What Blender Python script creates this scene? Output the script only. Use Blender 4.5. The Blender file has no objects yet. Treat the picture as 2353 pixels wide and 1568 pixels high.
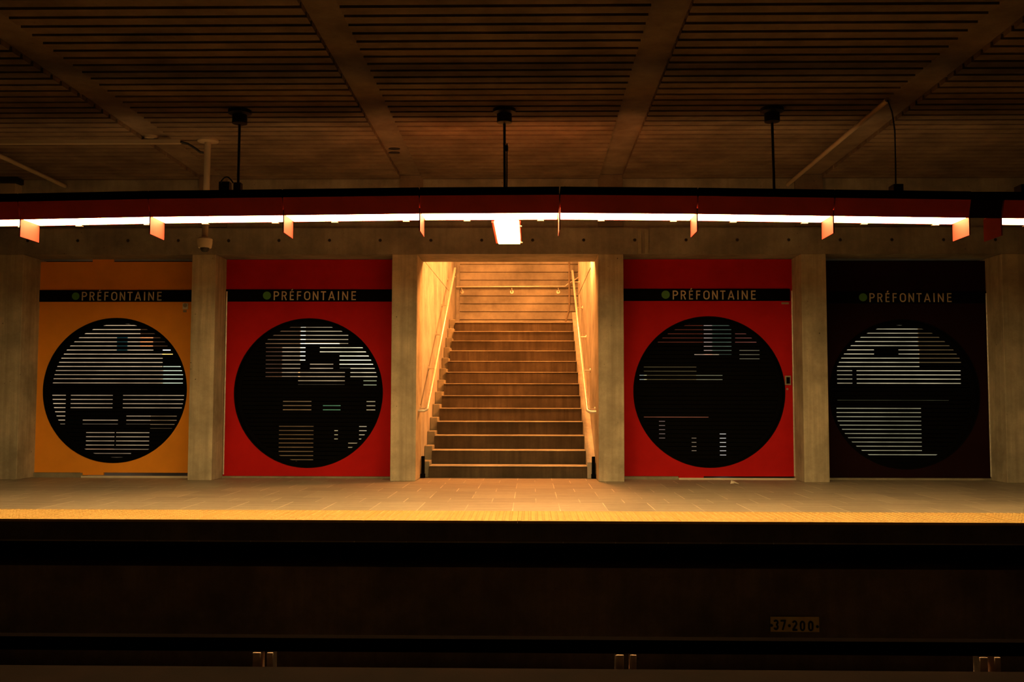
import bpy, math, random
from mathutils import Vector, Matrix
random.seed(7)
S = bpy.context.scene
COL = S.collection

# ------------------------------------------------------------------ camera
F, TILT, YAW, ROLL, H = 2288.0, .0620, .0187, -.0019, 1.05
fw = Vector((-math.sin(YAW), math.cos(YAW), 0)); rt = Vector((math.cos(YAW), math.sin(YAW), 0)); zz = Vector((0, 0, 1))
f2 = math.cos(TILT)*fw + math.sin(TILT)*zz
up = -math.sin(TILT)*fw + math.cos(TILT)*zz
r2 = math.cos(ROLL)*rt - math.sin(ROLL)*up
u2 = math.sin(ROLL)*rt + math.cos(ROLL)*up
CAMP = Vector((0, 0, H))
cd = bpy.data.cameras.new('camera'); cam = bpy.data.objects.new('camera', cd); COL.objects.link(cam)
cd.sensor_width = 36; cd.lens = F/2353*36; cd.clip_start = .05; cd.clip_end = 200
M = Matrix((r2, u2, -f2)).transposed().to_4x4(); M.translation = CAMP
cam.matrix_world = M
S.camera = cam

def ray(px, py):
    return f2 + r2*((px-1176.5)/F) - u2*((py-784)/F)
def at(px, py, Y):          # point on the vertical plane at depth Y
    d = ray(px, py); return CAMP + d*(Y/d.y)
def atz(px, py, Z):         # point on the horizontal plane at height Z
    d = ray(px, py); return CAMP + d*((Z-H)/d.z)
def atx(px, py, X):         # point on the side plane at X
    d = ray(px, py); return CAMP + d*(X/d.x)

# ------------------------------------------------------------------ materials
def newmat(name):
    m = bpy.data.materials.new(name); m.use_nodes = True
    nt = m.node_tree; b = nt.nodes['Principled BSDF']
    return m, nt, b
def N(nt, t, **k):
    n = nt.nodes.new(t)
    for a, v in k.items(): setattr(n, a, v)
    return n
def math_(nt, op, a, b=None, c=None):
    n = N(nt, 'ShaderNodeMath', operation=op)
    for i, v in enumerate((a, b, c)):
        if v is None: continue
        if isinstance(v, (int, float)): n.inputs[i].default_value = v
        else: nt.links.new(v, n.inputs[i])
    return n.outputs[0]
def mixc(nt, f, a, b):
    n = N(nt, 'ShaderNodeMix', data_type='RGBA')
    if isinstance(f, (int, float)): n.inputs[0].default_value = f
    else: nt.links.new(f, n.inputs[0])
    for i, v in ((6, a), (7, b)):
        if isinstance(v, tuple): n.inputs[i].default_value = (*v, 1)
        else: nt.links.new(v, n.inputs[i])
    return n.outputs[2]
def noise(nt, vec, scale, detail=4, rough=.55, mapping=None):
    if mapping:
        mp = N(nt, 'ShaderNodeMapping'); mp.inputs['Scale'].default_value = mapping
        nt.links.new(vec, mp.inputs[0]); vec = mp.outputs[0]
    n = N(nt, 'ShaderNodeTexNoise'); n.inputs['Scale'].default_value = scale
    n.inputs['Detail'].default_value = detail; n.inputs['Roughness'].default_value = rough
    nt.links.new(vec, n.inputs['Vector']); return n.outputs['Fac']
def ramp(nt, f, a, b):
    n = N(nt, 'ShaderNodeMapRange'); n.inputs[1].default_value = a; n.inputs[2].default_value = b
    nt.links.new(f, n.inputs[0]); return n.outputs[0]
def bump(nt, b, h, dist, strength=1):
    n = N(nt, 'ShaderNodeBump'); n.inputs['Distance'].default_value = dist; n.inputs['Strength'].default_value = strength
    nt.links.new(h, n.inputs['Height']); nt.links.new(n.outputs[0], b.inputs['Normal'])
def wpos(nt):
    return N(nt, 'ShaderNodeNewGeometry').outputs['Position']

def concrete(name, base, pit=.5, streak=.25, holes=False, rough=.85):
    m, nt, b = newmat(name); p = wpos(nt)
    d = tuple(c*.55 for c in base); l = tuple(min(1, c*1.35) for c in base)
    blotch = ramp(nt, noise(nt, p, 1.7, 6, .65), .3, .7)
    c = mixc(nt, blotch, d, l)
    st = ramp(nt, noise(nt, p, 1, 4, .6, (14, 14, .55)), .42, .75)
    c = mixc(nt, math_(nt, 'MULTIPLY', st, streak), c, tuple(x*.5 for x in base))
    fine = noise(nt, p, 60, 3, .7)
    c = mixc(nt, math_(nt, 'MULTIPLY', ramp(nt, fine, .45, .75), .22), c, d)
    v = N(nt, 'ShaderNodeTexVoronoi'); v.inputs['Scale'].default_value = 9
    nt.links.new(p, v.inputs['Vector'])
    pits = ramp(nt, v.outputs['Distance'], .085, .045)
    gate = ramp(nt, noise(nt, p, 3.1, 2), .5, .6)
    pits = math_(nt, 'MULTIPLY', pits, gate)
    c = mixc(nt, math_(nt, 'MULTIPLY', pits, pit), c, tuple(x*.15 for x in base))
    hgt = math_(nt, 'SUBTRACT', math_(nt, 'MULTIPLY', fine, .3), math_(nt, 'MULTIPLY', pits, .8))
    if holes:      # cone-shaped form tie holes left in the cast concrete
        sx = N(nt, 'ShaderNodeSeparateXYZ'); nt.links.new(p, sx.inputs[0])
        P_ = HOLES[0]
        xx = math_(nt, 'SUBTRACT', math_(nt, 'FRACT', math_(nt, 'ADD', math_(nt, 'DIVIDE', math_(nt, 'SUBTRACT', sx.outputs[0], HOLES[1]), P_), .5)), .5)
        xx = math_(nt, 'MULTIPLY', xx, P_); z_ = math_(nt, 'SUBTRACT', sx.outputs[2], HOLES[2])
        rr = math_(nt, 'SQRT', math_(nt, 'ADD', math_(nt, 'MULTIPLY', xx, xx), math_(nt, 'MULTIPLY', z_, z_)))
        hole = ramp(nt, rr, .024, .016)
        c = mixc(nt, hole, c, tuple(x*.12 for x in base)); hgt = math_(nt, 'SUBTRACT', hgt, math_(nt, 'MULTIPLY', hole, 3))
    nt.links.new(c, b.inputs['Base Color']); b.inputs['Roughness'].default_value = rough; b.inputs['Specular IOR Level'].default_value = .12
    bump(nt, b, hgt, .006, .7)
    return m
def paint(name, col, rough=.5, metal=0, var=.12, sc=3, spec=.5):
    m, nt, b = newmat(name); p = wpos(nt)
    c = mixc(nt, ramp(nt, noise(nt, p, sc, 5), .3, .7), tuple(x*(1-var) for x in col), tuple(min(1, x*(1+var)) for x in col))
    nt.links.new(c, b.inputs['Base Color']); b.inputs['Roughness'].default_value = rough; b.inputs['Metallic'].default_value = metal
    b.inputs['Specular IOR Level'].default_value = spec
    return m
def emit(name, col, strength, var=0):
    m, nt, b = newmat(name)
    b.inputs['Base Color'].default_value = (*[min(1, c) for c in col], 1)
    b.inputs['Emission Strength'].default_value = strength
    if var:
        p = wpos(nt); c = mixc(nt, ramp(nt, noise(nt, p, 2.2, 4, .6), .35, .65), tuple(x*(1-var) for x in col), col)
        nt.links.new(c, b.inputs['Emission Color'])
    else: b.inputs['Emission Color'].default_value = (*col, 1)
    return m

YE, WY, YW, REC = 8.96, .80, 13.38, .48
YP = YW + REC
ZL = 3.061
hole_a = at(641, 553, YW); hole_b = at(1224, 551.5, YW)
HOLES = ((hole_b.x-hole_a.x)/5, hole_a.x, (hole_a.z+hole_b.z)/2)

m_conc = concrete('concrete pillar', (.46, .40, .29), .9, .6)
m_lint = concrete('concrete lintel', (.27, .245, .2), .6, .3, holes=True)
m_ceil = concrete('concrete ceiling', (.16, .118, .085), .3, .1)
m_beam = concrete('concrete beam', (.17, .13, .10), .4, .15)
m_well = concrete('concrete stairwell', (.46, .43, .37), .5, .2)
m_board = concrete('board formed concrete', (.42, .39, .33), .5, .1)
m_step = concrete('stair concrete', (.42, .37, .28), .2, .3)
m_riser = concrete('shaded stair riser concrete', (.088, .066, .042), .2, .8)  # much darker than the treads: shade on the risers put into the colour
m_lip = concrete('lip concrete', (.14, .11, .09), .3, .3)
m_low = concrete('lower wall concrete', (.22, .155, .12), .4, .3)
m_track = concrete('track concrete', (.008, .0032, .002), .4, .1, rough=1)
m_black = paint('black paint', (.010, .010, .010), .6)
m_void = paint('dark room paint', (.004, .004, .004), .95, spec=0)
m_blade = paint('black louvre paint', (.0035, .0035, .0035), .95, spec=.02)
m_orange = paint('orange enamel', (.88, .34, .03), .75, var=.06, spec=.1)
m_red = paint('red enamel', (.46, .010, .010), .75, var=.08, spec=.08)
m_maroon = paint('maroon enamel', (.014, .004, .004), .8, spec=.05)
m_fasc = paint('dark red enamel', (.62, .05, .025), .5)
m_fin = paint('signal red enamel', (.24, .030, .022), .6, spec=.1)
m_steel = paint('brushed steel', (.74, .70, .62), .34, .55, sc=20)
m_dsteel = paint('dark steel', (.005, .0035, .003), 1, 0, spec=0)
m_brk = paint('dusty concrete block', (.75, .55, .45), .9, var=.2, sc=12, spec=.1)
m_pale = paint('pale painted steel', (.30, .24, .17), .6)
m_white = paint('off white plastic', (.62, .56, .46), .5)
m_letter = paint('cream lettering', (.62, .55, .43), .6, var=.04)
m_green = paint('green disc', (.06, .22, .045), .6, var=.05)
m_signy = paint('worn yellow plate', (.95, .62, .18), .8, var=.15, sc=9, spec=.1)
m_cable = paint('black rubber', (.008, .008, .008), .5)
m_kerb = concrete('kerb concrete', (.30, .27, .20), .3, .2)
TUBE = emit('fluorescent diffuser', (1, .64, .23), 46)
m_sod = emit('sodium lamp glass', (1, .33, .07), 540)
m_sod2 = emit('sodium lamp glass, dimmer', (1, .33, .07), 520)
m_up = emit('uplight glass', (1, .55, .2), 10)  # glow of the added trough behind the row
m_upo = emit('orange uplight glass', (1, .20, .03), 330)  # glow of the added orange lamps behind the row

# floor slabs: pale joints across the platform, alternating wide and narrow rows
mf, nt, b = newmat('platform slabs'); p = wpos(nt)
sx = N(nt, 'ShaderNodeSeparateXYZ'); nt.links.new(p, sx.inputs[0]); X_, Y_ = sx.outputs[0], sx.outputs[1]
per, wide = 1.27, .82
v = math_(nt, 'FLOORED_MODULO', math_(nt, 'SUBTRACT', Y_, YE+WY), per)
narrow = math_(nt, 'GREATER_THAN', v, wide)
jx = atz(1178.6, 1168, 0).x
uu = math_(nt, 'ADD', math_(nt, 'DIVIDE', math_(nt, 'SUBTRACT', X_, jx), .467), math_(nt, 'MULTIPLY', narrow, .5))
fr = math_(nt, 'ABSOLUTE', math_(nt, 'SUBTRACT', math_(nt, 'FRACT', math_(nt, 'ADD', uu, .5)), .5))
joint = ramp(nt, fr, .012, .007)
jn = ramp(nt, noise(nt, p, 1.1, 3), .35, .6)
joint = math_(nt, 'MULTIPLY', joint, jn)
rowj = math_(nt, 'MINIMUM', math_(nt, 'MINIMUM', v, math_(nt, 'SUBTRACT', per, v)), math_(nt, 'ABSOLUTE', math_(nt, 'SUBTRACT', v, wide)))
rj = ramp(nt, rowj, .012, .006)
wn = N(nt, 'ShaderNodeTexWhiteNoise', noise_dimensions='2D')
cmb = N(nt, 'ShaderNodeCombineXYZ'); nt.links.new(math_(nt, 'FLOOR', uu), cmb.inputs[0])
nt.links.new(math_(nt, 'ADD', narrow, math_(nt, 'MULTIPLY', math_(nt, 'FLOOR', math_(nt, 'DIVIDE', math_(nt, 'SUBTRACT', Y_, YE+WY), per)), 2)), cmb.inputs[1])
nt.links.new(cmb.outputs[0], wn.inputs['Vector'])
c = mixc(nt, wn.outputs['Value'], (.21, .17, .13), (.31, .255, .19))
str_ = ramp(nt, noise(nt, p, 1, 5, .6, (.9, 11, 1)), .4, .68)
c = mixc(nt, math_(nt, 'MULTIPLY', str_, .6), c, (.42, .35, .26))
blot = ramp(nt, noise(nt, p, 9, 5, .7), .4, .75)
c = mixc(nt, math_(nt, 'MULTIPLY', blot, .3), c, (.11, .09, .075))
c = mixc(nt, math_(nt, 'MULTIPLY', joint, .7), c, (.85, .72, .55))
c = mixc(nt, math_(nt, 'MULTIPLY', rj, .35), c, (.09, .07, .055))
nt.links.new(c, b.inputs['Base Color']); b.inputs['Roughness'].default_value = .5
bump(nt, b, noise(nt, p, 40, 4), .003, .6)
# yellow tactile tiles
my, nt, b = newmat('yellow tactile tile'); p = wpos(nt)
c = mixc(nt, ramp(nt, noise(nt, p, 2.5, 6, .7), .35, .7), (.46, .275, .075), (.53, .335, .105))
sp = ramp(nt, noise(nt, p, 16, 4, .8), .66, .74)
c = mixc(nt, math_(nt, 'MULTIPLY', sp, .5), c, (.3, .16, .04))
nt.links.new(c, b.inputs['Base Color']); b.inputs['Roughness'].default_value = .55

# ------------------------------------------------------------------ mesh helpers
class MB:
    def __init__(s): s.v = []; s.f = []
    def add(s, vs, fs):
        n = len(s.v); s.v += [tuple(v) for v in vs]; s.f += [tuple(i+n for i in f) for f in fs]
    def box(s, x0, x1, y0, y1, z0, z1):
        s.add([(x0,y0,z0),(x1,y0,z0),(x1,y1,z0),(x0,y1,z0),(x0,y0,z1),(x1,y0,z1),(x1,y1,z1),(x0,y1,z1)],
              [(0,3,2,1),(4,5,6,7),(0,1,5,4),(1,2,6,5),(2,3,7,6),(3,0,4,7)]); return s
    def hexa(s, lo, hi):     # two quads, bottom and top, both counter-clockwise from above
        s.add(list(lo)+list(hi), [(0,3,2,1),(4,5,6,7),(0,1,5,4),(1,2,6,5),(2,3,7,6),(3,0,4,7)]); return s
    def tube(s, pts, r, n=12, closed=False):
        pts = [Vector(p) for p in pts]; rings = []
        for i, p in enumerate(pts):
            a = pts[i-1] if i else p; c_ = pts[i+1] if i < len(pts)-1 else p
            t = (c_-a).normalized()
            ref = Vector((0,0,1)) if abs(t.z) < .9 else Vector((1,0,0))
            e1 = t.cross(ref).normalized(); e2 = t.cross(e1)
            rad = r[i] if isinstance(r, (list, tuple)) else r
            rings.append([p+e1*rad*math.cos(2*math.pi*k/n)+e2*rad*math.sin(2*math.pi*k/n) for k in range(n)])
        vs = [v for rg in rings for v in rg]; fs = []
        for i in range(len(rings)-1):
            for k in range(n):
                fs.append((i*n+k, i*n+(k+1)%n, (i+1)*n+(k+1)%n, (i+1)*n+k))
        fs.append(tuple(range(n-1, -1, -1))); fs.append(tuple((len(rings)-1)*n+k for k in range(n)))
        s.add(vs, fs); return s
    def ribbon(s, pts, w, y, ox, oz, sc, dep=.004, closed=False):   # flat stroke in the XZ plane, facing -Y
        P = [Vector((a, 0, b_)) for a, b_ in pts]; L = []; R = []
        n = len(P)
        for i in range(n):
            if closed: a = P[(i-1) % n]; c_ = P[(i+1) % n]
            else: a = P[max(i-1, 0)]; c_ = P[min(i+1, n-1)]
            d1 = (P[i]-a); d2 = (c_-P[i])
            if d1.length < 1e-6: d1 = d2
            if d2.length < 1e-6: d2 = d1
            d1.normalize(); d2.normalize(); t = (d1+d2).normalized(); nn = Vector((-t.z, 0, t.x))
            k = 1/max(.5, nn.dot(Vector((-d1.z, 0, d1.x))))
            L.append(P[i]+nn*w/2*k); R.append(P[i]-nn*w/2*k)
        vs = []
        for yy in (y, y-dep):
            vs += [(ox+q.x*sc, yy, oz+q.z*sc) for q in L] + [(ox+q.x*sc, yy, oz+q.z*sc) for q in R]
        fs = []; m2 = 2*n
        rng = range(n if closed else n-1)
        for i in rng:
            j = (i+1) % n
            fs += [(m2+i, m2+j, m2+n+j, m2+n+i), (i, m2+i, m2+j, j)[::-1], (n+i, n+j, m2+n+j, m2+n+i)[::-1]]
        if not closed: fs += [(0, n, m2+n, m2), (n-1, m2+n-1, m2+2*n-1, 2*n-1)]
        s.add(vs, fs); return s
    def disc(s, cx, cz, r, y0, y1, n=40):      # solid disc, axis along Y
        vs = [(cx+r*math.cos(2*math.pi*k/n), y, cz+r*math.sin(2*math.pi*k/n)) for y in (y0, y1) for k in range(n)]
        fs = [tuple(range(n)), tuple(range(2*n-1, n-1, -1))]+[(k, n+k, n+(k+1)%n, (k+1)%n) for k in range(n)]
        s.add(vs, fs); return s
    def ring(s, cx, cz, ri, ro, y0, y1, n=96):
        vs = [(cx+r*math.cos(2*math.pi*k/n), y, cz+r*math.sin(2*math.pi*k/n)) for y in (y0, y1) for r in (ri, ro) for k in range(n)]
        fs = []
        for k in range(n):
            j = (k+1) % n
            fs += [(k, n+k, n+j, j), (2*n+k, 2*n+j, 3*n+j, 3*n+k), (k, j, 2*n+j, 2*n+k), (n+k, 3*n+k, 3*n+j, n+j)]
        s.add(vs, fs); return s
    def lathe(s, cx, cy, prof, n=28):          # profile of (r, z), axis along Z
        vs = [(cx+r*math.cos(2*math.pi*k/n), cy+r*math.sin(2*math.pi*k/n), z) for r, z in prof for k in range(n)]
        fs = [(i*n+k, i*n+(k+1)%n, (i+1)*n+(k+1)%n, (i+1)*n+k) for i in range(len(prof)-1) for k in range(n)]
        fs += [tuple(range(n-1, -1, -1)), tuple((len(prof)-1)*n+k for k in range(n))]
        s.add(vs, fs); return s
    def build(s, name, mat, parent=None, bevel=0, smooth=False):
        me = bpy.data.meshes.new(name)
        off = Vector((0, 0, 0))
        q = parent
        while q is not None: off += q.location; q = q.parent
        if parent is None and s.v:
            xs = [v[0] for v in s.v]; ys = [v[1] for v in s.v]; zs = [v[2] for v in s.v]
            off = Vector(((min(xs)+max(xs))/2, (min(ys)+max(ys))/2, min(zs)))
        me.from_pydata([tuple(Vector(v)-off) for v in s.v], [], s.f); me.update()
        import bmesh
        bm = bmesh.new(); bm.from_mesh(me); bmesh.ops.recalc_face_normals(bm, faces=bm.faces); bm.to_mesh(me); bm.free()
        me.materials.append(mat)
        o = bpy.data.objects.new(name, me); COL.objects.link(o)
        if parent is None: o.location = off
        else: o.parent = parent
        if smooth:
            for pl in me.polygons: pl.use_smooth = True
            md = o.modifiers.new('split', 'EDGE_SPLIT'); md.split_angle = math.radians(40)
        if bevel:
            md = o.modifiers.new('bevel', 'BEVEL'); md.width = bevel; md.segments = 2; md.limit_method = 'ANGLE'; md.angle_limit = math.radians(50)
        return o
def struct(o): o['kind'] = 'structure'; return o
def tag(o, label, cat, group=None):
    o['label'] = label; o['category'] = cat
    if group: o['group'] = group
    return o
def thing(name, loc, label, cat, group=None):
    o = bpy.data.objects.new(name, None); COL.objects.link(o); o.location = loc; o.empty_display_size = .1
    return tag(o, label, cat, group)

XL, XR = -11.0, 11.0
ZC = 4.10
# ------------------------------------------------------------------ setting
stL = at(956.6, 900, YW).x; stR = at(1375.4, 900, YW).x      # stairwell side walls
fl = MB().box(XL, XR, YE+WY, YP+3.4, -.2, 0)
fl.box(XL, XR, YE+.02, YE+WY, -.2, -.022)
struct(fl.build('floor', mf))
# slab nosing under the tactile tiles
struct(MB().box(XL, XR, YE-.0, YE+.02, -.075, -.022).build('trim_1', m_lip))
# ceiling: ribbed deck, ribs along the platform
ZB = ZC
def bedge(e0, e1): return (atz(*e0, ZC).x, atz(*e1, ZC).x)
BX = [bedge((321, 318), (155, 143)), bedge((800, 204), (870, 204)), bedge((1440, 200), (1510, 212)), bedge((2057, 214), (2127, 224))]
cb = MB(); prof = []
pitch, gw, gd = .1855, .055, .045
g0 = atz(1176, 10, ZC).y
k0 = int((g0+3)/pitch)
y0 = g0-k0*pitch
prof.append((y0-.1, ZC))
for k in range(0, int((YW+.3-y0)/pitch)):
    g = y0+k*pitch
    prof += [(g, ZC), (g+.008, ZC+gd), (g+gw-.008, ZC+gd), (g+gw, ZC)]
prof.append((YW+.3, ZC))
n = len(prof); cuts = [XL]+[x for pr in BX for x in pr]+[XR]
for i in range(0, len(cuts), 2):
    vs = []
    for X in (cuts[i], cuts[i+1]): vs += [(X, a, b_) for a, b_ in prof] + [(X, prof[0][0], ZC+.3), (X, prof[-1][0], ZC+.3)]
    fs = [(i_, i_+1, n+2+i_+1, n+2+i_) for i_ in range(n-1)] + [(n, n+1, 2*n+3, 2*n+2), (0, n, 2*n+2, n+2), (n-1, 2*n+1, 2*n+3, n+1),
          tuple(range(n))+(n+1, n), (tuple(range(n+2, 2*n+2))+(2*n+3, 2*n+2))[::-1]]
    cb.add(vs, fs)
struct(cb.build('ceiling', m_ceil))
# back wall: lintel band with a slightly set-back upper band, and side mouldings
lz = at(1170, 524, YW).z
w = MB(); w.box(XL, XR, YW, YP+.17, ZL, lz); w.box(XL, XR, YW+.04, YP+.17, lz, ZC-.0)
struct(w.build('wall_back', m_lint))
# wall behind the panels, dark rooms behind
rm = MB()
for a, b_ in ((XL, stL-.25), (stR+.25, XR)):
    rm.box(a, b_, YP+3.4, YP+3.5, -.2, 4.4); 
rm.box(stL-.26, stL-.25, YP+.01, YP+3.4, 0, 3.2); rm.box(stR+.25, stR+.26, YP+.01, YP+3.4, 0, 3.2)
rm.box(XL, stL-.25, YP+.17, YP+3.4, 3.2, 3.3); rm.box(stR+.25, XR, YP+.17, YP+3.4, 3.2, 3.3)
struct(rm.build('wall_rear', m_void))
struct(MB().box(XL-.1, XL, -3, YP+3.5, -1.5, 4.4).build('wall_left', m_ceil))
struct(MB().box(XR, XR+.1, -3, YP+3.5, -1.5, 4.4).build('wall_right', m_ceil))
struct(MB().box(XL, XR, -3.1, -3, -1.5, 4.4).build('wall_front', m_ceil))

# trench: lip, recess, lower wall, track beds, own platform
zlip = at(1190, 1246, YE).z; ztop = at(1190, 1305, YE+.1).z; zbot = -1.36
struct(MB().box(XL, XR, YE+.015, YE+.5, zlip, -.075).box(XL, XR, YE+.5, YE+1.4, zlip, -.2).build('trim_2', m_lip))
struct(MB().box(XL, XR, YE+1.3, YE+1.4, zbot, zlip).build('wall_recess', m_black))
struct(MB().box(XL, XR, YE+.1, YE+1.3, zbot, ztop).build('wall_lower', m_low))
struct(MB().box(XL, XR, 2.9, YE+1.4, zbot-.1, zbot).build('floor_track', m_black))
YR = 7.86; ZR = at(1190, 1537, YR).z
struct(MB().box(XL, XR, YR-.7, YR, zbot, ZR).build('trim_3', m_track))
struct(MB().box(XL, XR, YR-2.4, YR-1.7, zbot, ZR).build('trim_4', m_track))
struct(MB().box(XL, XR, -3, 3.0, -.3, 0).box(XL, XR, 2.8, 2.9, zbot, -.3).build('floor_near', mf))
# ------------------------------------------------------------------ guide bar with brackets
gz1 = at(1190, 1466, YR+.3).z; gz0 = at(1190, 1497, YR+.3).z
gb = thing('guide_bar', (0, YR+.3, gz0), 'long dark steel guide bar running along the foot of the lower track wall', 'rail')
g_ = MB(); g_.box(XL, XR, YR+.24, YR+.36, gz1-.018, gz1); g_.box(XL, XR, YR+.29, YR+.31, gz0+.018, gz1-.018); g_.box(XL, XR, YR+.24, YR+.36, gz0, gz0+.018)
g_.build('bar', m_dsteel, gb)
for px in (608, 1438, 2270):
    q = at(px, 1520, YR+.25)
    k = MB(); X = q.x
    k.box(X-.085, X-.02, YR+.2, YR+.33, ZR-.1, gz0); k.box(X+.03, X+.08, YR+.2, YR+.33, ZR-.1, gz0)
    k.box(X-.1, X+.1, YR+.16, YR+.36, zbot, ZR-.1)
    k.build('bracket', m_brk, gb, bevel=.006)
tag(MB().tube([(XL, YR-.95, zbot+.10), (XR, YR-.95, zbot+.10)], .03).box(XL, XR, YR-1.02, YR-.88, zbot, zbot+.04).build('running_rail', m_dsteel), 'steel safety rail lying between the two concrete running tracks', 'rail')

# ------------------------------------------------------------------ lettering (stroke outlines, monoline grotesque)
def arc(cx, cz, rx, rz, a0, a1, n=10):
    return [(cx+rx*math.cos(math.radians(a0+(a1-a0)*i/n)), cz+rz*math.sin(math.radians(a0+(a1-a0)*i/n))) for i in range(n+1)]
T = .125; h_ = T/2
def letter(ch, w):
    l, r_, t, b_ = h_, w-h_, 1-h_, h_
    if ch in 'PRÉEFN': stem = [[(l, 0), (l, 1)]]
    if ch == 'P' or ch == 'R':
        rad = .23 if ch == 'P' else .22; zb = t-2*rad
        bowl = [(l, t), (r_-rad, t)] + arc(r_-rad, t-rad, rad, rad, 90, -90)[1:] + [(l, zb)]
        out = stem+[bowl]
        if ch == 'R': out += [[(w*.52, zb), (r_+.01, 0)]]
        return out
    if ch in 'EÉF':
        out = stem+[[(l, t), (w, t)], [(l, .53), (w*.92, .53)]]
        if ch != 'F': out += [[(l, b_), (w, b_)]]
        if ch == 'É': out += [[(w*.42, 1.09), (w*.72, 1.26)]]
        return out
    if ch == 'O':
        rx = (w-T)/2; rz = .27
        return [('c', arc(w/2, 1-h_-rz, rx, rz, 180, 0, 12)+arc(w/2, h_+rz, rx, rz, 0, -180, 12))]
    if ch == 'N': return stem+[[(r_, 0), (r_, 1)], [(l, 1-.03), (r_, .03)]]
    if ch == 'T': return [[(0, t), (w, t)], [(w/2, 0), (w/2, 1-T)]]
    if ch == 'A': return [[(h_*.8, 0), (w/2, 1)], [(w-h_*.8, 0), (w/2, 1)], [(w*.2, .29), (w*.8, .29)]]
    if ch == 'I': return [[(w/2, 0), (w/2, 1)]]
WORD = [('P',0,.65),('R',.98,1.6),('É',1.98,2.46),('F',2.86,3.37),('O',3.74,4.49),('N',4.81,5.49),('T',5.79,6.42),('A',6.72,7.51),('I',7.86,8.05),('N',8.42,9.14),('E',9.56,10.10)]
def word(mb, x0, x1, z0, z1, y):
    sx_ = (x1-x0)/10.10; sz = z1-z0
    for ch, a, b_ in WORD:
        for st in letter(ch, (b_-a)*sx_/sz):
            cl = st[0] == 'c'
            mb.ribbon(st[1] if cl else st, T, y, x0+a*sx_, z0, sz, closed=cl)

# ------------------------------------------------------------------ panels with round louvred openings
def panel_sheet(x0, x1, z0, z1, cx, cz, R, mat, parent, tabs=()):
    n = 96; mb = MB()
    def edge(ang):
        dx, dz = math.cos(ang), math.sin(ang)
        k = min(((x1 if dx > 0 else x0)-cx)/dx if abs(dx) > 1e-9 else 1e9, ((z1 if dz > 0 else z0)-cz)/dz if abs(dz) > 1e-9 else 1e9)
        return (cx+dx*k, cz+dz*k)
    angs = sorted([2*math.pi*k/n for k in range(n)] + [math.atan2(b_-cz, a-cx) % (2*math.pi) for a in (x0, x1) for b_ in (z0, z1)])
    m_ = len(angs); vs = []
    for y in (YP, YP+.035):
        vs += [(cx+R*math.cos(a), y, cz+R*math.sin(a)) for a in angs]
        vs += [(edge(a)[0], y, edge(a)[1]) for a in angs]
    fs = []
    for k in range(m_):
        j = (k+1) % m_
        fs += [(k, m_+k, m_+j, j), (2*m_+k, 2*m_+j, 3*m_+j, 3*m_+k), (k, j, 2*m_+j, 2*m_+k), (m_+k, 3*m_+k, 3*m_+j, m_+j)]
    mb.add(vs, fs)
    for a, b_, c_, d in tabs: mb.box(a, b_, YP-.004, YP+.03, c_, d)
    return mb.build('panel_sheet', mat, parent)
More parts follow.
